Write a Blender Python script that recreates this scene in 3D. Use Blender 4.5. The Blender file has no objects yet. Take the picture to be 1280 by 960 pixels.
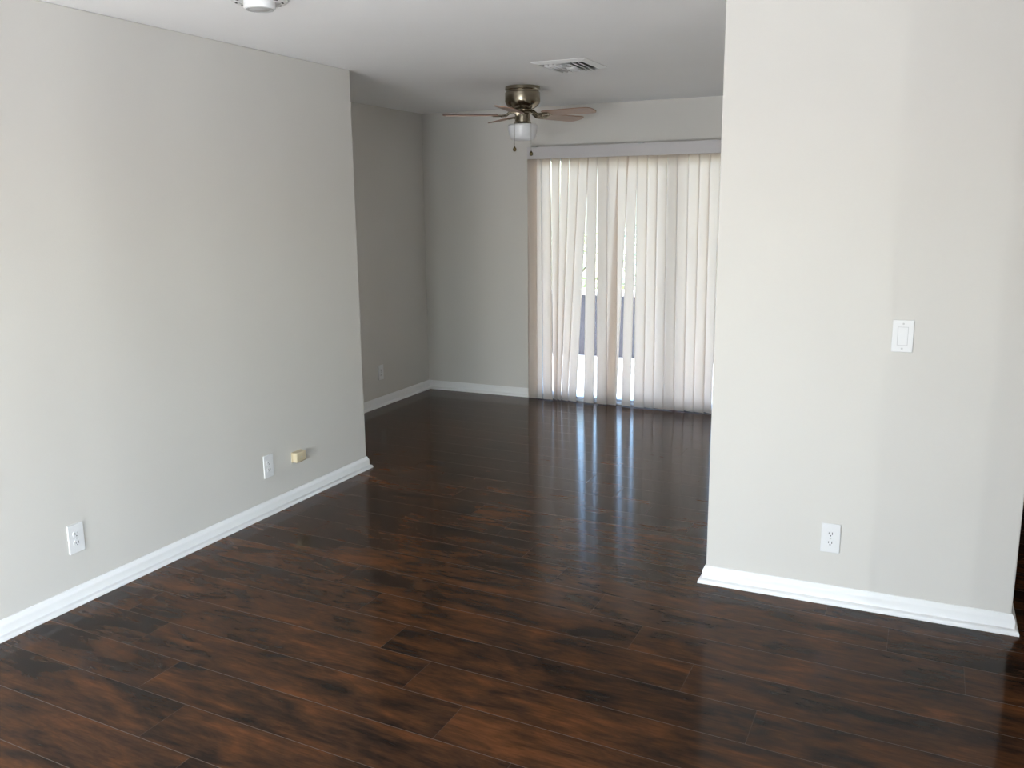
import bpy, bmesh, math, random
from mathutils import Vector, Matrix
random.seed(7)
S = bpy.context.scene
COL = S.collection
PI = math.pi

# ------------------------------------------------------------------ camera
CAM_H = 1.645
YAW, PITCH, ROLL = 0.4377, 0.1975, -0.0097
fwd = Vector((-math.sin(YAW)*math.cos(PITCH), math.cos(YAW)*math.cos(PITCH), -math.sin(PITCH)))
rgt = Vector((math.cos(YAW), math.sin(YAW), 0))
upv = rgt.cross(fwd)
c_, s_ = math.cos(ROLL), math.sin(ROLL)
r2 = c_*rgt + s_*upv
u2 = -s_*rgt + c_*upv
camd = bpy.data.cameras.new('camera')
camd.sensor_width = 36.0
camd.lens = 1112.0/1280*36
camd.clip_start = 0.05
cam = bpy.data.objects.new('camera', camd)
COL.objects.link(cam)
cam.matrix_world = Matrix(((r2.x, u2.x, -fwd.x, 0), (r2.y, u2.y, -fwd.y, 0), (r2.z, u2.z, -fwd.z, CAM_H), (0, 0, 0, 1)))
S.camera = cam

# ------------------------------------------------------------------ view, sky, sun, added fill lamps
S.view_settings.view_transform = 'Standard'
S.view_settings.look = 'None'
S.view_settings.exposure = 0.10
S.view_settings.gamma = 1.0
S.view_settings.use_curve_mapping = False

world = bpy.data.worlds.new('sky')
S.world = world
world.use_nodes = True
wn = world.node_tree
bg = wn.nodes['Background']
sky = wn.nodes.new('ShaderNodeTexSky')
sky.sky_type = 'NISHITA'
sky.sun_disc = False
sky.sun_elevation = math.radians(62)
sky.sun_rotation = math.radians(120)
sky.air_density = 1.0
sky.dust_density = 2.0
wn.links.new(sky.outputs[0], bg.inputs[0])
bg.inputs[1].default_value = 1.7

sun_d = bpy.data.lights.new('sun', 'SUN')
sun_d.energy = 20.0
sun_d.angle = math.radians(0.6)
sun_d.color = (1.0, 0.965, 0.92)
sun = bpy.data.objects.new('sun', sun_d)
COL.objects.link(sun)
sd = Vector((0.55, 0.04, 1.25)).normalized()          # towards the sun
sun.rotation_euler = sd.to_track_quat('Z', 'Y').to_euler()

WIN = (-2.90, -0.30, 0.06, 2.15)      # unseen living-room window, put in the back wall to admit light: x0, x1, z0, z1
YB = -0.7                             # back wall
SIDE = (-0.50, 1.15, 0.06, 2.05)      # unseen glazed side door, added in the right-hand wall for light: y0, y1, z0, z1
XE = 1.75                             # that wall, beyond the picture on the right
def fill_lamp(name, loc, aim, w, h, watts):
    d = bpy.data.lights.new(name, 'AREA')
    d.shape = 'RECTANGLE'; d.size = w; d.size_y = h; d.energy = watts; d.color = (1.0, 0.95, 0.895)
    o = bpy.data.objects.new(name, d)
    COL.objects.link(o)
    o.location = loc
    o.rotation_euler = (-Vector(aim)).to_track_quat('Z', 'Y').to_euler()
fill_lamp('window_fill', (-2.35, YB-0.03, 0.45), (0, 1, 0), 1.0, 0.7, 66.0)  # added lamp low in the window, boosts light on ceiling and walls
fill_lamp('side_fill', (XE+0.03, 0.325, 0.52), (-1, 0, 0), 1.5, 0.8, 22.0)  # added lamp at the invented side door, lifts the left wall
for gx in (-0.46, -0.65):             # point lamps added outside to throw the window edge onto the right wall
    gd = bpy.data.lights.new('band_lamp', 'POINT'); gd.energy = 120.0; gd.shadow_soft_size = 0.007
    go = bpy.data.objects.new('band_lamp', gd); COL.objects.link(go); go.location = (gx, -3.0, 1.25)

# ------------------------------------------------------------------ helpers
def new_mat(name):
    m = bpy.data.materials.new(name)
    m.use_nodes = True
    return m, m.node_tree.nodes, m.node_tree.links, m.node_tree.nodes['Principled BSDF']

def simple(name, col, rough=0.5, metal=0.0, bump=0.0, bscale=200.0, var=0.0):
    m, N, L, P = new_mat(name)
    P.inputs['Base Color'].default_value = (*col, 1)
    P.inputs['Roughness'].default_value = rough
    P.inputs['Metallic'].default_value = metal
    tc = N.new('ShaderNodeTexCoord')
    nz = N.new('ShaderNodeTexNoise')
    nz.inputs['Scale'].default_value = bscale
    nz.inputs['Detail'].default_value = 3
    L.new(tc.outputs['Object'], nz.inputs['Vector'])
    if bump:
        b = N.new('ShaderNodeBump')
        b.inputs['Strength'].default_value = bump
        b.inputs['Distance'].default_value = 0.002
        L.new(nz.outputs['Fac'], b.inputs['Height'])
        L.new(b.outputs['Normal'], P.inputs['Normal'])
    if var:
        mx = N.new('ShaderNodeMix'); mx.data_type = 'RGBA'
        mx.inputs[6].default_value = (*[c*(1-var) for c in col], 1)
        mx.inputs[7].default_value = (*[min(1, c*(1+var)) for c in col], 1)
        L.new(nz.outputs['Fac'], mx.inputs[0])
        L.new(mx.outputs[2], P.inputs['Base Color'])
    return m

def link(name, bm, mat, parent=None, smooth=False, kind=None):
    bmesh.ops.recalc_face_normals(bm, faces=bm.faces[:])
    me = bpy.data.meshes.new(name)
    bm.to_mesh(me)
    bm.free()
    if mat: me.materials.append(mat)
    if smooth:
        for p in me.polygons: p.use_smooth = True
        me.set_sharp_from_angle(angle=math.radians(38))
    o = bpy.data.objects.new(name, me)
    COL.objects.link(o)
    if parent: o.parent = parent
    if kind: o['kind'] = kind
    return o

def tag(o, label, cat, group=None):
    o['label'] = label; o['category'] = cat
    if group: o['group'] = group
    return o

def thing(name, label, cat, loc=(0, 0, 0), rot=(0, 0, 0), group=None):
    o = bpy.data.objects.new(name, None)
    o.empty_display_size = 0.05
    COL.objects.link(o)
    o.location = loc; o.rotation_euler = rot
    return tag(o, label, cat, group)

def add_box(bm, x0, x1, y0, y1, z0, z1, bev=0.0, seg=2):
    r = bmesh.ops.create_cube(bm, size=1.0)
    vs = r['verts']
    for v in vs:
        v.co = Vector(((x0+x1)/2+v.co.x*(x1-x0), (y0+y1)/2+v.co.y*(y1-y0), (z0+z1)/2+v.co.z*(z1-z0)))
    if bev:
        es = list({e for v in vs for e in v.link_edges})
        bmesh.ops.bevel(bm, geom=es, offset=bev, segments=seg, affect='EDGES', profile=0.6)

def box(*a, **k):
    bm = bmesh.new(); add_box(bm, *a, **k); return bm

def add_lathe(bm, prof, n=48, cx=0, cy=0):
    rings = []
    for r, z in prof:
        if r < 1e-6: rings.append([bm.verts.new((cx, cy, z))])
        else: rings.append([bm.verts.new((cx+r*math.cos(2*PI*i/n), cy+r*math.sin(2*PI*i/n), z)) for i in range(n)])
    for a, b in zip(rings, rings[1:]):
        for i in range(n):
            j = (i+1) % n
            q = [a[i % len(a)], a[j % len(a)], b[j % len(b)], b[i % len(b)]]
            u = []
            for v in q:
                if v not in u: u.append(v)
            if len(u) >= 3: bm.faces.new(u)

def lathe(prof, **k):
    bm = bmesh.new(); add_lathe(bm, prof, **k); return bm

def add_tube(bm, pts, r, n=8):
    pts = [Vector(p) for p in pts]
    rings = []
    for i, p in enumerate(pts):
        t = (pts[min(i+1, len(pts)-1)]-pts[max(i-1, 0)]).normalized()
        a = t.cross(Vector((0, 0, 1)))
        if a.length < 1e-3: a = t.cross(Vector((1, 0, 0)))
        a.normalize(); b = t.cross(a)
        rr = r[i] if isinstance(r, (list, tuple)) else r
        rings.append([bm.verts.new(p+rr*(math.cos(2*PI*k/n)*a+math.sin(2*PI*k/n)*b)) for k in range(n)])
    for a, b in zip(rings, rings[1:]):
        for k in range(n): bm.faces.new((a[k], a[(k+1) % n], b[(k+1) % n], b[k]))
    bm.faces.new(rings[0]); bm.faces.new(rings[-1])

def sweep(path, prof, side):
    """moulding: profile (distance from wall, height) carried along an open path with mitred corners; side=+1 puts it left of the path"""
    P = [Vector((p[0], p[1])) for p in path]
    nrm = []
    for i in range(len(P)):
        d0 = (P[i]-P[i-1]).normalized() if i > 0 else None
        d1 = (P[i+1]-P[i]).normalized() if i < len(P)-1 else None
        ns = [Vector((-d.y, d.x))*side for d in (d0, d1) if d is not None]
        if len(ns) == 2:
            m = (ns[0]+ns[1]).normalized(); m = m/m.dot(ns[0])
        else: m = ns[0]
        nrm.append(m)
    bm = bmesh.new()
    rows = [[bm.verts.new((p.x+n.x*d, p.y+n.y*d, z)) for d, z in prof] for p, n in zip(P, nrm)]
    k = len(prof)
    for a, b in zip(rows, rows[1:]):
        for i in range(k): bm.faces.new((a[i], a[(i+1) % k], b[(i+1) % k], b[i]))
    bm.faces.new(rows[0]); bm.faces.new(rows[-1])
    return bm

# ------------------------------------------------------------------ materials
def wall_paint(name, col):
    m, N, L, P = new_mat(name)
    tc = N.new('ShaderNodeTexCoord')
    n1 = N.new('ShaderNodeTexNoise'); n1.inputs['Scale'].default_value = 160; n1.inputs['Detail'].default_value = 4
    n2 = N.new('ShaderNodeTexNoise'); n2.inputs['Scale'].default_value = 2.2; n2.inputs['Detail'].default_value = 2
    L.new(tc.outputs['Object'], n1.inputs['Vector']); L.new(tc.outputs['Object'], n2.inputs['Vector'])
    mx = N.new('ShaderNodeMix'); mx.data_type = 'RGBA'
    mx.inputs[6].default_value = (*[c*0.975 for c in col], 1)
    mx.inputs[7].default_value = (*[c*1.025 for c in col], 1)
    L.new(n2.outputs['Fac'], mx.inputs[0]); L.new(mx.outputs[2], P.inputs['Base Color'])
    b1 = N.new('ShaderNodeBump'); b1.inputs['Strength'].default_value = 0.12; b1.inputs['Distance'].default_value = 0.002
    L.new(n1.outputs['Fac'], b1.inputs['Height'])
    b2 = N.new('ShaderNodeBump'); b2.inputs['Strength'].default_value = 0.25; b2.inputs['Distance'].default_value = 0.012
    L.new(n2.outputs['Fac'], b2.inputs['Height']); L.new(b1.outputs['Normal'], b2.inputs['Normal'])
    L.new(b2.outputs['Normal'], P.inputs['Normal'])
    P.inputs['Roughness'].default_value = 0.62
    P.inputs['Specular IOR Level'].default_value = 0.3
    return m

M_WALL = wall_paint('greige_wall_paint', (0.66, 0.638, 0.60))
M_CEIL = wall_paint('white_ceiling_paint', (0.92, 0.92, 0.925))
M_TRIM = simple('white_trim_paint', (0.84, 0.84, 0.835), 0.38, bump=0.05)
M_PLAST = simple('white_plastic', (0.78, 0.78, 0.785), 0.35, bscale=40, var=0.01)
M_UNDERSIDE = simple('grey_underside_shade', (0.46, 0.46, 0.46), 0.5, bscale=60, var=0.05)
M_IVORY = simple('ivory_plastic', (0.62, 0.53, 0.36), 0.4, bscale=40, var=0.03)
M_DARK = simple('dark_slot', (0.03, 0.03, 0.03), 0.6, bscale=60, var=0.1)
M_SCREW = simple('painted_screw', (0.55, 0.55, 0.55), 0.4, bscale=200, var=0.05)
M_NICKEL = simple('brushed_antique_nickel', (0.31, 0.27, 0.205), 0.24, 1.0, bump=0.08, bscale=90)
M_BRASS = simple('dark_brass', (0.10, 0.075, 0.03), 0.35, 0.7, bscale=90, var=0.1)
M_VENT = simple('white_enamel', (0.78, 0.78, 0.78), 0.4, bscale=50, var=0.02)
M_ALU = simple('grey_blue_aluminium', (0.55, 0.60, 0.68), 0.4, 0.0, bscale=80, var=0.06)

def laminate():
    m, N, L, P = new_mat('dark_walnut_laminate')
    def math_(op, a, b=None, c=None):
        n = N.new('ShaderNodeMath'); n.operation = op
        for i, v in enumerate((a, b, c)):
            if v is None: continue
            if isinstance(v, (int, float)): n.inputs[i].default_value = v
            else: L.new(v, n.inputs[i])
        return n.outputs[0]
    def comb(x, y, z):
        n = N.new('ShaderNodeCombineXYZ')
        for i, v in enumerate((x, y, z)):
            if isinstance(v, (int, float)): n.inputs[i].default_value = v
            else: L.new(v, n.inputs[i])
        return n.outputs[0]
    tc = N.new('ShaderNodeTexCoord')
    sp = N.new('ShaderNodeSeparateXYZ'); L.new(tc.outputs['Object'], sp.inputs[0])
    x, y = sp.outputs[0], sp.outputs[1]
    W, LEN = 0.2055, 1.38
    y = math_('ADD', y, math_('MULTIPLY', math_('ADD', x, 1.5), 0.042))      # boards laid a touch out of square
    v = math_('DIVIDE', math_('SUBTRACT', y, 2.190), W)
    row = math_('FLOOR', v); fv = math_('FRACT', v)
    wn1 = N.new('ShaderNodeTexWhiteNoise'); wn1.noise_dimensions = '1D'
    L.new(math_('ADD', row, 3.3), wn1.inputs['W'])
    u = math_('DIVIDE', math_('ADD', math_('ADD', x, 1.280), math_('ADD', math_('MULTIPLY', row, 0.25), math_('MULTIPLY', wn1.outputs['Value'], 0.03))), LEN)
    colm = math_('FLOOR', u); fu = math_('FRACT', u)
    wn2 = N.new('ShaderNodeTexWhiteNoise'); wn2.noise_dimensions = '2D'
    L.new(comb(row, colm, 0), wn2.inputs['Vector'])
    rid = wn2.outputs['Value']
    ox = math_('MULTIPLY', rid, 53.0); oz = math_('MULTIPLY', rid, 17.0)
    # streaky grain
    g = N.new('ShaderNodeTexNoise'); g.inputs['Scale'].default_value = 1.0; g.inputs['Detail'].default_value = 7
    g.inputs['Roughness'].default_value = 0.62; g.inputs['Distortion'].default_value = 0.6
    L.new(comb(math_('ADD', math_('MULTIPLY', x, 4.5), ox), math_('MULTIPLY', y, 22.0), oz), g.inputs['Vector'])
    # large dark clouds
    b = N.new('ShaderNodeTexNoise'); b.inputs['Scale'].default_value = 1.0; b.inputs['Detail'].default_value = 5
    b.inputs['Roughness'].default_value = 0.6; b.inputs['Distortion'].default_value = 0.6
    L.new(comb(math_('ADD', math_('MULTIPLY', x, 2.9), oz), math_('MULTIPLY', y, 9.0), ox), b.inputs['Vector'])
    f = math_('ADD', math_('MULTIPLY', g.outputs['Fac'], 0.38), math_('MULTIPLY', b.outputs['Fac'], 0.62))
    f = math_('ADD', f, math_('MULTIPLY', math_('SUBTRACT', rid, 0.5), 0.07))
    f = math_('ADD', math_('MULTIPLY', math_('SUBTRACT', f, 0.5), 1.35), 0.51)
    cr = N.new('ShaderNodeValToRGB')
    e = cr.color_ramp.elements
    e[0].position = 0.33; e[0].color = (0.013, 0.009, 0.0073, 1)
    e[1].position = 0.70; e[1].color = (0.120, 0.045, 0.0165, 1)
    for pos, c in ((0.44, (0.032, 0.0165, 0.0098, 1)), (0.51, (0.050, 0.0225, 0.0112, 1)), (0.60, (0.078, 0.031, 0.0130, 1))):
        q = e.new(pos); q.color = c
    L.new(f, cr.inputs['Fac'])
    # seams: micro-bevel between planks, its pale highlight painted into the colour
    dv = math_('MULTIPLY', math_('MINIMUM', fv, math_('SUBTRACT', 1.0, fv)), W)
    du = math_('MULTIPLY', math_('MINIMUM', fu, math_('SUBTRACT', 1.0, fu)), LEN)
    d = math_('MINIMUM', dv, du)
    seam = math_('MAXIMUM', math_('LESS_THAN', dv, 0.0013), math_('MULTIPLY', math_('LESS_THAN', du, 0.0012), 0.5))
    mx = N.new('ShaderNodeMix'); mx.data_type = 'RGBA'
    L.new(math_('MULTIPLY', seam, 0.85), mx.inputs[0]); 
    fg = N.new('ShaderNodeTexNoise'); fg.inputs['Scale'].default_value = 1.0; fg.inputs['Detail'].default_value = 4
    L.new(comb(math_('ADD', math_('MULTIPLY', x, 14.0), ox), math_('MULTIPLY', y, 120.0), oz), fg.inputs['Vector'])
    hv = N.new('ShaderNodeHueSaturation'); L.new(cr.outputs['Color'], hv.inputs['Color'])
    L.new(math_('ADD', math_('MULTIPLY', fg.outputs['Fac'], 0.9), 0.55), hv.inputs['Value'])
    L.new(hv.outputs['Color'], mx.inputs[6])
    mx.inputs[7].default_value = (0.105, 0.072, 0.060, 1)
    L.new(mx.outputs[2], P.inputs['Base Color'])
    mr = N.new('ShaderNodeMapRange'); mr.inputs['From Max'].default_value = 0.003
    L.new(d, mr.inputs['Value'])
    h = math_('ADD', mr.outputs['Result'], math_('MULTIPLY', g.outputs['Fac'], 0.35))
    bp = N.new('ShaderNodeBump'); bp.inputs['Strength'].default_value = 0.12; bp.inputs['Distance'].default_value = 0.0012
    L.new(h, bp.inputs['Height']); L.new(bp.outputs['Normal'], P.inputs['Normal'])
    rr = math_('ADD', math_('MULTIPLY', g.outputs['Fac'], 0.05), 0.095)
    rr = math_('ADD', rr, math_('MULTIPLY', seam, 0.3))
    L.new(rr, P.inputs['Roughness'])
    P.inputs['Specular IOR Level'].default_value = 0.12
    return m
M_FLOOR = laminate()

def slat_mat():
    m, N, L, P = new_mat('cream_vinyl_slat')
    out = N['Material Output']
    tc = N.new('ShaderNodeTexCoord')
    nz = N.new('ShaderNodeTexNoise'); nz.inputs['Scale'].default_value = 60; nz.inputs['Detail'].default_value = 3
    mp = N.new('ShaderNodeMapping'); mp.inputs['Scale'].default_value = (3, 3, 0.15)
    L.new(tc.outputs['Object'], mp.inputs[0]); L.new(mp.outputs[0], nz.inputs['Vector'])
    mx = N.new('ShaderNodeMix'); mx.data_type = 'RGBA'
    mx.inputs[6].default_value = (0.84, 0.81, 0.78, 1); mx.inputs[7].default_value = (0.87, 0.845, 0.815, 1)
    L.new(nz.outputs['Fac'], mx.inputs[0])
    L.new(mx.outputs[2], P.inputs['Base Color'])
    P.inputs['Roughness'].default_value = 0.45
    tr = N.new('ShaderNodeBsdfTranslucent')
    tr.inputs['Color'].default_value = (0.97, 0.865, 0.775, 1)
    ms = N.new('ShaderNodeMixShader'); ms.inputs[0].default_value = 0.60
    L.new(P.outputs[0], ms.inputs[1]); L.new(tr.outputs[0], ms.inputs[2])
    L.new(ms.outputs[0], out.inputs['Surface'])
    return m
M_SLAT = slat_mat()
M_VALANCE = simple('off_white_valance', (0.60, 0.575, 0.58), 0.45, bscale=50, var=0.02)

def glass_mat():
    m, N, L, P = new_mat('clear_pane_glass')
    out = N['Material Output']
    N.remove(P)
    t = N.new('ShaderNodeBsdfTransparent'); t.inputs['Color'].default_value = (0.94, 0.97, 0.96, 1)
    g = N.new('ShaderNodeBsdfGlossy'); g.inputs['Roughness'].default_value = 0.0
    fr = N.new('ShaderNodeFresnel'); fr.inputs['IOR'].default_value = 1.45
    ms = N.new('ShaderNodeMixShader')
    L.new(fr.outputs[0], ms.inputs[0]); L.new(t.outputs[0], ms.inputs[1]); L.new(g.outputs[0], ms.inputs[2])
    L.new(ms.outputs[0], out.inputs['Surface'])
    return m
M_GLASS = glass_mat()

def frosted():
    m, N, L, P = new_mat('frosted_white_glass')
    P.inputs['Base Color'].default_value = (0.85, 0.86, 0.88, 1)
    P.inputs['Roughness'].default_value = 0.3
    out = N['Material Output']
    tr = N.new('ShaderNodeBsdfTranslucent'); tr.inputs['Color'].default_value = (0.85, 0.86, 0.88, 1)
    ms = N.new('ShaderNodeMixShader'); ms.inputs[0].default_value = 0.12
    L.new(P.outputs[0], ms.inputs[1]); L.new(tr.outputs[0], ms.inputs[2]); L.new(ms.outputs[0], out.inputs['Surface'])
    return m
M_FROST = frosted()

def blade_wood():
    m, N, L, P = new_mat('reddish_oak_blade')
    tc = N.new('ShaderNodeTexCoord'); mp = N.new('ShaderNodeMapping'); mp.inputs['Scale'].default_value = (4, 40, 40)
    nz = N.new('ShaderNodeTexNoise'); nz.inputs['Scale'].default_value = 2; nz.inputs['Detail'].default_value = 5
    cr = N.new('ShaderNodeValToRGB')
    cr.color_ramp.elements[0].color = (0.22, 0.125, 0.085, 1); cr.color_ramp.elements[1].color = (0.38, 0.235, 0.165, 1)
    L.new(tc.outputs['Object'], mp.inputs[0]); L.new(mp.outputs[0], nz.inputs['Vector']); L.new(nz.outputs['Fac'], cr.inputs['Fac'])
    L.new(cr.outputs['Color'], P.inputs['Base Color']); P.inputs['Roughness'].default_value = 0.4
    return m
M_BLADE = blade_wood()

# ------------------------------------------------------------------ the room
XL, YL = -3.1875, 4.593       # long left wall and its outer corner
XD, YF = -4.115, 6.985        # dining recess: left wall, far wall
XR, XR2, YR = -0.799, 0.389, 3.716
H = 2.44
DX0, DX1, DZ = -3.04, -1.21, 2.09    # sliding-door opening in the far wall
T = 0.12

link('floor', box(XD-0.2, XE+0.2, YB-0.2, YF+0.02, -0.12, 0), M_FLOOR, kind='structure')
link('ceiling', box(XD-0.2, XE+0.2, YB-0.2, YF+0.02, H, H+0.15), M_CEIL, kind='structure')
link('wall_left', box(XL-T, XL, YB, YL, 0, H, bev=0.006), M_WALL, kind='structure')
link('wall_recess', box(XD, XL-T, YL-T, YL, 0, H), M_WALL, kind='structure')
link('wall_dining_left', box(XD-T, XD, YL-T, YF+T, 0, H), M_WALL, kind='structure')
bm = bmesh.new()
add_box(bm, XD, DX0, YF, YF+T, 0, H); add_box(bm, DX1, XE, YF, YF+T, 0, H); add_box(bm, DX0, DX1, YF, YF+T, DZ, H)
link('wall_far', bm, M_WALL, kind='structure')
link('wall_right', box(XR, XR2, YR, YR+T, 0, H, bev=0.006), M_WALL, kind='structure')
link('wall_dining_right', box(XR, XR+T, YR+T, YF, 0, H), M_WALL, kind='structure')
link('wall_hall', box(XR2-T, XR2, YR+T, YF, 0, H), M_WALL, kind='structure')
bm = bmesh.new()
add_box(bm, XE, XE+T, YB, SIDE[0], 0, H); add_box(bm, XE, XE+T, SIDE[1], YF, 0, H)
add_box(bm, XE, XE+T, SIDE[0], SIDE[1], 0, SIDE[2]); add_box(bm, XE, XE+T, SIDE[0], SIDE[1], SIDE[3], H)
link('wall_side', bm, M_WALL, kind='structure')
bm = bmesh.new()
add_box(bm, XL-T, WIN[0], YB-T, YB, 0, H); add_box(bm, WIN[1], XE+T, YB-T, YB, 0, H)
add_box(bm, WIN[0], WIN[1], YB-T, YB, 0, WIN[2]); add_box(bm, WIN[0], WIN[1], YB-T, YB, WIN[3], H)
link('wall_back', bm, M_WALL, kind='structure')

# hall door at the end of the passage, closed
M_DOOR = simple('dark_brown_door', (0.035, 0.022, 0.02), 0.45, bscale=30, var=0.15)
hd = link('door_2', box(0.50, 1.30, YF-0.045, YF-0.002, 0.005, 2.03, bev=0.004), M_DOOR, kind='structure')
bm = bmesh.new()
for z0, z1 in ((0.15, 0.95), (1.1, 1.9)):
    for x0, x1 in ((0.58, 0.86), (0.94, 1.22)): add_box(bm, x0, x1, YF-0.055, YF-0.044, z0, z1, bev=0.008)
link('door_panel', bm, M_DOOR, hd)
kb = lathe([(0, 0), (0.028, 0), (0.028, 0.006), (0.012, 0.01), (0.012, 0.03), (0.026, 0.04), (0.028, 0.055), (0.018, 0.066), (0, 0.068)], n=24)
bmesh.ops.transform(kb, matrix=Matrix.Translation((0.58, YF-0.045, 1.0)) @ Matrix.Rotation(PI/2, 4, 'X'), verts=kb.verts[:])
link('door_knob', kb, M_NICKEL, hd, smooth=True)

# baseboards with a shoe moulding
BB = [(0, 0), (0.030, 0), (0.030, 0.006), (0.028, 0.013), (0.022, 0.019), (0.0145, 0.022), (0.0135, 0.024), (0.0135, 0.052), (0.0115, 0.060), (0.008, 0.065), (0.006, 0.072), (0.004, 0.0765), (0, 0.078)]
link('baseboard_left', sweep([(XL, YB), (XL, YL), (XD, YL), (XD, YF), (DX0-0.002, YF)], BB, -1), M_TRIM, smooth=True, kind='structure')
link('baseboard_right', sweep([(XR, YF), (XR, YR), (XR2, YR), (XR2, YF)], BB, -1), M_TRIM, smooth=True, kind='structure')
link('baseboard_side', sweep([(XE, SIDE[1]), (XE, YF)], BB, 1), M_TRIM, smooth=True, kind='structure')

# unseen back window, put in to admit light
wf = bmesh.new()
x0, x1, z0, z1 = WIN
for a in ((x0, x0+.05, z0, z1), (x1-.05, x1, z0, z1), (x0+.05, x1-.05, z0, z0+.05), (x0+.05, x1-.05, z1-.05, z1), ((x0+x1)/2-.025, (x0+x1)/2+.025, z0+.05, z1-.05)):
    add_box(wf, a[0], a[1], YB-T, YB-0.06, a[2], a[3])
w1 = link('unseen_back_window', wf, M_TRIM, kind='structure')
link('pane', box(x0+.05, x1-.05, YB-0.095, YB-0.09, z0+.05, z1-.05), M_GLASS, w1)

sf_ = bmesh.new()  # side door put in so light reaches the left wall
y0, y1, z0, z1 = SIDE
for a in ((y0, y0+.06, z0, z1), (y1-.06, y1, z0, z1), (y0+.06, y1-.06, z0, z0+.06), (y0+.06, y1-.06, z1-.06, z1)):
    add_box(sf_, XE+.06, XE+T, a[0], a[1], a[2], a[3])
d3 = link('added_side_door', sf_, M_TRIM, kind='structure')
link('pane', box(XE+.09, XE+.095, y0+.06, y1-.06, z0+.06, z1-.06), M_GLASS, d3)

# sliding glass door in the far wall
fr = bmesh.new()
add_box(fr, DX0, DX0+.02, YF+.01, YF+.11, 0.012, DZ); add_box(fr, DX1-.04, DX1, YF+.01, YF+.11, 0.012, DZ)
add_box(fr, DX0+.02, DX1-.04, YF+.01, YF+.11, DZ-.04, DZ); add_box(fr, DX0, DX1, YF+.0, YF+.13, 0.0, 0.012)
d1 = link('door_1', fr, M_ALU, kind='structure')
pw = (DX1-DX0-.06)/3
for k in range(3):
    a = DX0+.02+k*pw; b = a+pw; yy = YF+.03+.03*(k % 2)
    sf = bmesh.new()
    st = 0.03
    add_box(sf, a, a+st, yy, yy+.025, .012, DZ-.04); add_box(sf, b-st, b, yy, yy+.025, .012, DZ-.04)
    add_box(sf, a+st, b-st, yy, yy+.025, 0.012, .03); add_box(sf, a+st, b-st, yy, yy+.025, DZ-.085, DZ-.04)
    so = link('sash', sf, M_ALU, d1)
    link('pane', box(a+st, b-st, yy+.010, yy+.014, .03, DZ-.085), M_GLASS, so)

# ------------------------------------------------------------------ outside the sliding door
M_PATIO = simple('pale_concrete', (0.53, 0.545, 0.57), 0.8, bump=0.3, bscale=25, var=0.08)
M_DOOR_SHADE = simple('blue_door_shade', (0.12, 0.20, 0.34), 0.6, bscale=30, var=0.1)  # blue stands in for sky-lit shade at the door foot
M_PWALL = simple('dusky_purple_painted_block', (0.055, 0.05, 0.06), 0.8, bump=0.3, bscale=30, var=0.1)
M_CAP = simple('pale_stone_cap', (0.50, 0.48, 0.47), 0.8, bscale=30, var=0.08)
M_EAVE = simple('beige_soffit', (0.70, 0.58, 0.46), 0.8, bscale=20, var=0.05)
M_GRASS = simple('dry_lawn', (0.22, 0.20, 0.13), 0.9, bscale=18, var=0.3)
M_YARD = simple('grey_pool_deck', (0.42, 0.42, 0.42), 0.8, bump=0.2, bscale=18, var=0.03)
link('door_shade_strip', box(DX0, DX1, YF+.13, YF+.31, -0.06, -0.004), M_DOOR_SHADE, d1)  # strip painted as the blue shade just outside the door
link('patio_slab', box(-8, XE+T, YF+.13, 9.4, -0.12, -0.01), M_PATIO, kind='structure')
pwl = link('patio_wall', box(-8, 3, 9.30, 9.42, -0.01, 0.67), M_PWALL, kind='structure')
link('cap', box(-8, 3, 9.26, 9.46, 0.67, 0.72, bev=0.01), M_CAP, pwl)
link('eave', box(-8, 3, YF+.12, YF+0.20, 2.62, 2.70), M_EAVE, kind='structure')
link('lawn', box(-30, 20, 9.4, 40, -0.4, -0.2), M_GRASS, kind='structure')
link('side_yard', box(XE+T+.02, 20, YB-T-0.01, YF, -0.4, -0.05), M_YARD, kind='structure')
link('yard', box(-30, 20, -30, YB-T-0.01, -0.4, -0.05), M_YARD, kind='structure')
link('outer_wall', box(-8, XD-T-0.02, YF, YF+T, -0.01, 2.62), M_EAVE, kind='structure')

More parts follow.
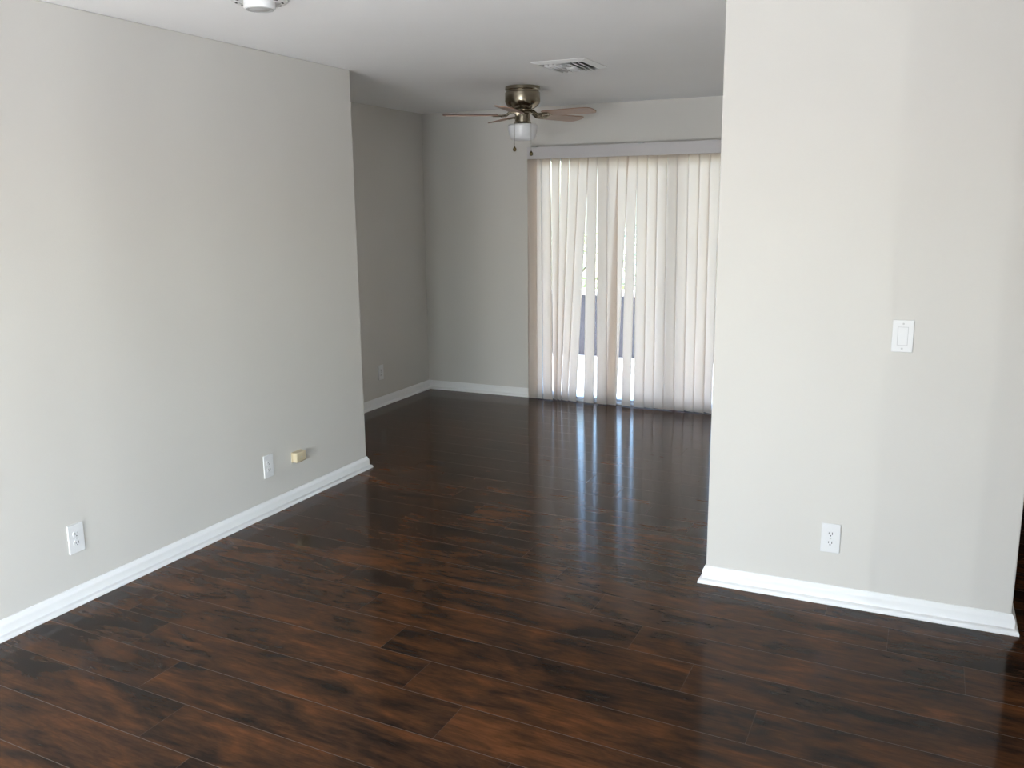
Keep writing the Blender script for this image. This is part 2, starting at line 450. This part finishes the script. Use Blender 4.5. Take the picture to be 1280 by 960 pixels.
M_LEAF = simple('sunlit_leaf_green', (0.40, 0.48, 0.28), 0.6, bscale=9, var=0.45)
M_LEAF2 = simple('pale_teal_leaf', (0.40, 0.50, 0.42), 0.6, bscale=9, var=0.35)
M_BARK = simple('grey_brown_bark', (0.16, 0.12, 0.09), 0.9, bump=0.5, bscale=30, var=0.3)
def shrub(loc, h, rad, mat, label, n=900):
    t = thing('garden_shrub', label, 'shrub', loc, group=None)
    b = bmesh.new()
    add_tube(b, [(0, 0, 0), (0.02, 0.02, h*.3), (-.02, .02, h*.55), (0.01, 0, h*.8)], [.05, .04, .03, .01], n=10)
    for k in range(6):
        a = k*1.05+.3; z = h*(.15+.06*k)
        add_tube(b, [(0, 0, z), (math.cos(a)*rad*.4, math.sin(a)*rad*.4, z+.2), (math.cos(a)*rad*.75, math.sin(a)*rad*.75, z+.4)], [.025, .015, .006], n=6)
    link('stem', b, M_BARK, t, smooth=True)
    f = bmesh.new()
    for i in range(n):
        v = Vector((random.gauss(0, 1), random.gauss(0, 1), random.gauss(0, 1))).normalized()*(random.random()**.4)
        p = Vector((v.x*rad, v.y*rad, h*.54+v.z*h*.46))
        sz = random.uniform(.07, .14)
        q = Matrix.Rotation(random.random()*6.28, 3, 'Z') @ Matrix.Rotation(random.uniform(-1, 1), 3, 'X')
        pts = [(-.5, 0, 0), (-.15, .28, .05), (.2, .24, .04), (.5, 0, -.05), (.2, -.24, .04), (-.15, -.28, .05)]
        f.faces.new([f.verts.new(p+q @ (Vector(c)*sz)) for c in pts])
    link('foliage', f, mat, t)
shrub((-4.45, 11.4, -.2), 1.65, 0.8, M_LEAF, 'leafy green shrub beyond patio wall, seen through the left gap in the blinds')
shrub((-3.85, 13.5, -.2), 1.75, 0.8, M_LEAF2, 'pale teal-leaved shrub beyond patio wall, seen through the right gap in the blinds')
shrub((-2.0, 12.0, -.2), 1.80, 0.9, M_LEAF, 'green shrub beyond patio wall, at the right end of the blinds')

# ------------------------------------------------------------------ vertical blinds
vb = thing('vertical_blinds', 'cream vertical slat blinds with white valance covering the sliding glass door', 'blinds', (0, 0, 0))
VX0, VX1 = -3.065, -1.06
v = bmesh.new()
add_box(v, VX0, VX1, 6.884, 6.896, 2.020, 2.116, bev=0.002)
add_box(v, VX0, VX0+.012, 6.896, YF, 2.020, 2.116); add_box(v, VX1-.012, VX1, 6.896, YF, 2.020, 2.116)
link('valance', v, M_VALANCE, vb)
link('headrail', box(VX0+.02, VX1-.02, 6.908, 6.936, 2.055, 2.09, bev=0.003), M_VALANCE, vb)
for cx in (-3.0, -2.10, -1.3):
    b = bmesh.new()
    add_box(b, cx-.018, cx+.018, 6.879, YF, 2.117, 2.121); add_box(b, cx-.018, cx+.018, 6.879, 6.883, 2.105, 2.121)
    link('clip', b, M_SCREW, vb)

# (right edge at the top, right edge at the bottom, turn at the top, turn at the bottom, depth)
SL = [(-2.984, -2.986, 8, 6, 0.0), (-2.945, -2.937, 10, 14, 0.0), (-2.858, -2.842, 4, 5, 0.0), (-2.775, -2.800, 10, 12, 0.0),
      (-2.694, -2.763, 8, 10, 0.0), (-2.611, -2.698, 14, 29, 0.0), (-2.530, -2.621, 8, 17, 0.0), (-2.454, -2.469, 4, 0, 0.0),
      (-2.369, -2.355, 6, 0, 0.0), (-2.283, -2.272, 4, 9, 0.0), (-2.196, -2.275, 0, 14, 0.03), (-2.124, -2.146, 8, 17, 0.0),
      (-2.038, -2.033, 0, 1, 0.0), (-1.960, -1.953, 17, 17, 0.0), (-1.885, -1.870, 12, 12, 0.0), (-1.803, -1.784, 8, 3, 0.0),
      (-1.716, -1.699, 8, 9, 0.0), (-1.630, -1.622, 7, 7, 0.0), (-1.551, -1.539, 8, 9, 0.0), (-1.473, -1.476, 18, 31, 0.0)]
xx = -1.372
while xx < -1.08:
    SL.append((xx, xx-.006, 9, 9, 0.0)); xx += .083
def turn(width):
    """how far a slat is turned when it covers this much of the row"""
    best = 0
    for k in range(0, 46):
        a = math.radians(k)
        if .089*(math.cos(a)-.32*math.sin(a)) >= width: best = k
    return best
for n_, (lt, lb, at, ab, dp) in enumerate(SL):
    if n_ >= 2 and n_ not in (6, 7, 8, 9, 10, 11, 12):
        at = turn(lt-SL[n_-1][0]-random.uniform(.0, .003)); ab = turn(lb-SL[n_-1][1]-random.uniform(.0, .003))
    b = bmesh.new()
    NZ, NU = 14, 6
    ZT, ZB = 2.048, 0.007
    grid = []
    for i in range(NZ+1):
        t = i/NZ
        z = ZT+(ZB-ZT)*t
        tt = (2.0-z)/(2.0-0.12)
        L_ = lt+(lb-lt)*tt-.012
        s = min(1, max(0, tt))
        an = math.radians(at+(ab-at)*s)
        row = []
        for k in range(NU+1):
            q = k/NU
            bow = 0.0045*(1-(2*q-1)**2)
            row.append(b.verts.new((L_-.089*q*math.cos(an)-bow*math.sin(an), 6.922+dp*s+.089*q*math.sin(an)-bow*math.cos(an), z)))
        grid.append(row)
    for i in range(NZ):
        for k in range(NU): b.faces.new((grid[i][k], grid[i][k+1], grid[i+1][k+1], grid[i+1][k]))
    o = link('slat', b, M_SLAT, vb, smooth=True)
    md = o.modifiers.new('thickness', 'SOLIDIFY'); md.thickness = 0.0008; md.offset = 0

# ------------------------------------------------------------------ ceiling fan
FC = (-2.595, 5.76)
fan = thing('ceiling_fan', 'nickel hugger ceiling fan with five wooden blades and a white glass light', 'ceiling fan', (FC[0], FC[1], H))
link('motor_housing', lathe([(0, 0), (.112, 0), (.118, -.004), (.119, -.022), (.114, -.028), (.114, -.036), (.119, -.042), (.120, -.098), (.116, -.112), (.100, -.132), (.078, -.146), (.062, -.152), (.060, -.165), (0, -.165)], n=64), M_NICKEL, fan, smooth=True)
link('light_fitter', lathe([(0, -.163), (.066, -.163), (.070, -.170), (.066, -.178), (.052, -.184), (.051, -.232), (.058, -.240), (.066, -.246), (.066, -.252), (0, -.252)], n=48), M_NICKEL, fan, smooth=True)
link('glass_shade', lathe([(.064, -.245), (.094, -.249), (.101, -.258), (.100, -.285), (.094, -.315), (.084, -.340), (.066, -.352), (.03, -.357), (0, -.358)], n=48), M_FROST, fan, smooth=True)
for k in range(5):
    an = math.radians(209+72*k)
    R_ = Matrix.Rotation(an, 4, 'Z') @ Matrix.Translation((0, 0, -.186)) @ Matrix.Rotation(math.radians(-10), 4, 'X')
    b = bmesh.new()
    # outline of a blade along +x: straight sides, rounded tip with clipped corners
    half = [(.17, .048), (.19, .056), (.30, .061), (.45, .066), (.500, .066), (.527, .058), (.540, .040), (.546, .018)]
    outl = half+[(x, -y) for x, y in reversed(half)]
    top = [b.verts.new((x, y, .003)) for x, y in outl]; bot = [b.verts.new((x, y, -.003)) for x, y in outl]
    b.faces.new(top); b.faces.new(bot[::-1])
    for i in range(len(outl)):
        j = (i+1) % len(outl); b.faces.new((top[i], bot[i], bot[j], top[j]))
    bl = link('blade', b, M_BLADE, fan)
    bl.matrix_local = R_
    b = bmesh.new()
    add_tube(b, [(.055, 0, .022), (.085, 0, .018), (.115, 0, -.004), (.15, 0, -.008)], [.012, .010, .010, .009], n=10)
    add_box(b, .14, .215, -.032, .032, -.0075, -.0035, bev=.0018)
    for sy in (-.02, .02):
        add_tube(b, [(.12, sy*.3, -.006), (.145, sy, -.006), (.205, sy, -.006)], .006, n=8)
    for px, py in ((.165, -.022), (.165, .022), (.20, 0)):
        add_tube(b, [(px, py, -.0075), (px, py, -.0105)], .0045, n=8)
    link('blade_iron', b, M_NICKEL, bl, smooth=True)
# two pull chains
for (a_r, ln) in ((-.052, .150), (.060, .178)):
    cx, cy = .37*.098+.93*a_r, -.93*.098+.37*a_r
    b = bmesh.new()
    pts = [(cx*.55, cy*.55, -.215), (cx*.95, cy*.95, -.232), (cx, cy, -.255)]
    z = -.255
    while z > -.255-ln: z -= .03; pts.append((cx, cy, z))
    add_tube(b, pts, .0009, n=6)
    zz = -.262
    while zz > z:
        bmesh.ops.create_icosphere(b, subdivisions=1, radius=.0017, matrix=Matrix.Translation((cx, cy, zz))); zz -= .012
    ch = link('pull_chain', b, M_BRASS, fan)
    link('fob', lathe([(0, z+.006), (.004, z+.004), (.006, z-.002), (.0115, z-.008), (.0125, z-.018), (.009, z-.026), (0, z-.029)], n=20, cx=cx, cy=cy), M_BRASS, ch, smooth=True)

# ------------------------------------------------------------------ ceiling air vent
VC = (-1.965, 5.02)
vt = thing('ceiling_vent', 'white square louvred air register in the ceiling near the fan', 'air vent', (VC[0], VC[1], H))
hx, hy = .165, .185
b = bmesh.new()
for s in (-1, 1):
    for a in (0, 1):
        if a == 0: q = [(s*hx, -hy), (s*hx, hy), (s*(hx-.035), hy-.035), (s*(hx-.035), -hy+.035)]
        else: q = [(-hx, s*hy), (hx, s*hy), (hx-.035, s*(hy-.035)), (-hx+.035, s*(hy-.035))]
        lo_ = [b.verts.new((q[0][0], q[0][1], -.002)), b.verts.new((q[1][0], q[1][1], -.002)), b.verts.new((q[2][0], q[2][1], -.014)), b.verts.new((q[3][0], q[3][1], -.014))]
        hi_ = [b.verts.new((p[0], p[1], 0.0)) for p in q]
        b.faces.new(lo_); b.faces.new(hi_)
        for i in range(4):
            j = (i+1) % 4; b.faces.new((lo_[i], lo_[j], hi_[j], hi_[i]))
link('frame', b, M_VENT, vt)
ix, iy = hx-.035, hy-.035
link('duct_opening', box(-ix, ix, -iy, iy, -.004, -.001), M_DARK, vt)
def louver(pa, pb, out, tilt):
    """curved blade from pa to pb; out = direction it throws the air"""
    pa, pb, out = Vector(pa), Vector(pb), Vector(out)
    b = bmesh.new(); rows = []
    for k in range(5):
        t = k/4
        rows.append([b.verts.new(p+out*(.030*t*t*tilt)+Vector((0, 0, -.004-.019*math.sin(t*PI/2)))) for p in (pa, pb)])
    for r0, r1 in zip(rows, rows[1:]): b.faces.new((r0[0], r0[1], r1[1], r1[0]))
    o = link('louver', b, M_VENT, vt, smooth=True)
    md = o.modifiers.new('thickness', 'SOLIDIFY'); md.thickness = .0012
for k in range(3): louver((.030+k*.036, -iy+.004, 0), (.030+k*.026, iy-.004, 0), (1, 0, 0), .9)          # right bank throws right
for k in range(3): louver((-.035-k*.03, -iy+.004, 0), (-.035-k*.03, iy-.004, 0), (-1, 0, 0), .15)        # left bank throws left
for k in range(4): louver((-.030, -.02-k*.033, 0), (.024, -.02-k*.033, 0), (0, -1, 0), .9)             # middle, towards the room
for k in range(3): louver((-.030, .03+k*.036, 0), (.024, .03+k*.036, 0), (0, 1, 0), .9)                # middle, towards the window

# ------------------------------------------------------------------ smoke detector
sm = thing('smoke_detector', 'round white smoke detector on the ceiling near the left wall', 'smoke detector', (-2.428, 2.915, H))
link('base_plate', lathe([(0, 0), (.106, 0), (.108, -.003), (.106, -.010), (.098, -.014), (.080, -.015), (.078, -.011), (.070, -.011), (0, -.011)], n=64), M_PLAST, sm, smooth=True)
link('sensor_body', lathe([(.060, -.011), (.061, -.014), (.061, -.032), (.059, -.037), (.055, -.039), (.050, -.039), (0, -.039)], n=64), M_PLAST, sm, smooth=True)
link('shaded_underside', lathe([(.053, -.0385), (.053, -.0405), (.046, -.0415), (.044, -.040), (.034, -.040), (.032, -.0415), (0, -.0415)], n=48), M_UNDERSIDE, sm, smooth=True)  # disc coloured grey to paint in the underside's shade
for k in range(10):
    a = 2*PI*k/10+.2
    b = bmesh.new(); add_box(b, -.010, .010, -.092, -.084, -.0157, -.0135)
    bmesh.ops.rotate(b, cent=(0, 0, 0), matrix=Matrix.Rotation(a, 3, 'Z'), verts=b.verts[:])
    link('slot', b, M_DARK, sm)

# ------------------------------------------------------------------ outlets and switch
def plate_bm():
    return box(-.038, .038, 0, .0065, -.0625, .0625, bev=.003, seg=3)
def receptacle_bm(zc):
    b = bmesh.new()
    n = 24; ring = []
    for i in range(n):
        a = 2*PI*i/n
        x = .0172*math.cos(a); z = .0172*math.sin(a)
        z = max(-.0125, min(.0125, z)); ring.append((x, zc+z))
    f0 = [b.verts.new((x, .0062, z)) for x, z in ring]; f1 = [b.verts.new((x, .0088, z)) for x, z in ring]
    b.faces.new(f0[::-1]); b.faces.new(f1)
    for i in range(n): j = (i+1) % n; b.faces.new((f0[i], f0[j], f1[j], f1[i]))
    return b
def slots_bm(zc):
    b = bmesh.new()
    add_box(b, -.0078, -.0052, .0086, .0091, zc-.003, zc+.0075); add_box(b, .0052, .0078, .0086, .0091, zc-.002, zc+.0065)
    add_tube(b, [(0, .0086, zc-.0075), (0, .0091, zc-.0075)], .0028, n=12)
    return b
def screw_bm(z):
    b = bmesh.new(); add_tube(b, [(0, .0060, z), (0, .0078, z)], .0038, n=14); return b
def outlet(label, loc, rz):
    t = thing('wall_outlet', label, 'outlet', loc, (0, 0, rz), 'white duplex wall outlets')
    link('cover_plate', plate_bm(), M_PLAST, t)
    for zc in (.0195, -.0195):
        r = link('receptacle', receptacle_bm(zc), M_PLAST, t)
        link('slots', slots_bm(zc), M_DARK, r)
    link('screw', screw_bm(0), M_SCREW, t, smooth=True)
    return t
first = outlet('white wall outlet on the long left wall, nearest the camera at the left', (XL, 2.443, .286), -PI/2)
def dup(root, label, loc, rz):
    r = root.copy(); COL.objects.link(r); r.location = loc; r.rotation_euler = (0, 0, rz); r['label'] = label
    for ch in list(root.children):
        c = ch.copy(); COL.objects.link(c); c.parent = r
        for g in ch.children:
            d = g.copy(); COL.objects.link(d); d.parent = c
    return r
dup(first, 'white wall outlet beside the ivory jack box above the left baseboard', (XL, 3.664, .268), -PI/2)
dup(first, 'white wall outlet low on the right wall, below the light switch', (-.288, YR, .284), PI)
dup(first, 'white wall outlet in the shaded dining recess beyond the left wall', (XD, 6.19, .285), -PI/2)

sw = thing('light_switch', 'white rocker light switch on the right wall', 'light switch', (-.0735, YR, 1.139), (0, 0, PI))
link('cover_plate', plate_bm(), M_PLAST, sw)
b = bmesh.new()
for q in ((-.019, -.0172, -.036, .036), (.0172, .019, -.036, .036), (-.0172, .0172, .0345, .036), (-.0172, .0172, -.036, -.0345)):
    add_box(b, q[0], q[1], .006, .0068, q[2], q[3])
link('rocker_gap', b, M_SCREW, sw)
b = bmesh.new()
pr = [(-.0335, .0105), (-.0335, .0055), (.0335, .0055), (.0335, .0075), (.004, .0082)]
a_ = [b.verts.new((-.0165, y, z)) for z, y in pr]; c2 = [b.verts.new((.0165, y, z)) for z, y in pr]
b.faces.new(a_); b.faces.new(c2[::-1])
for i in range(5): j = (i+1) % 5; b.faces.new((a_[i], a_[j], c2[j], c2[i]))
link('rocker', b, M_PLAST, sw)
for z in (.048, -.048): link('screw', screw_bm(z), M_SCREW, sw, smooth=True)

# ivory surface jack box on the left wall
jk = thing('phone_jack', 'small ivory surface-mounted jack box on the left wall', 'phone jack', (XL, 3.905, .262), (0, 0, -PI/2))
link('body', box(-.042, .042, .003, .038, -.028, .028, bev=.006, seg=3), M_IVORY, jk, smooth=True)
link('back_plate', box(-.044, .044, 0, .004, -.030, .030, bev=.001), M_IVORY, jk)
link('socket', box(-.0425, -.0415, .012, .024, -.008, .006), M_DARK, jk)
link('screw', (lambda b: (add_tube(b, [(0, .037, 0), (0, .0392, 0)], .004, n=14), b)[1])(bmesh.new()), M_SCREW, jk, smooth=True)
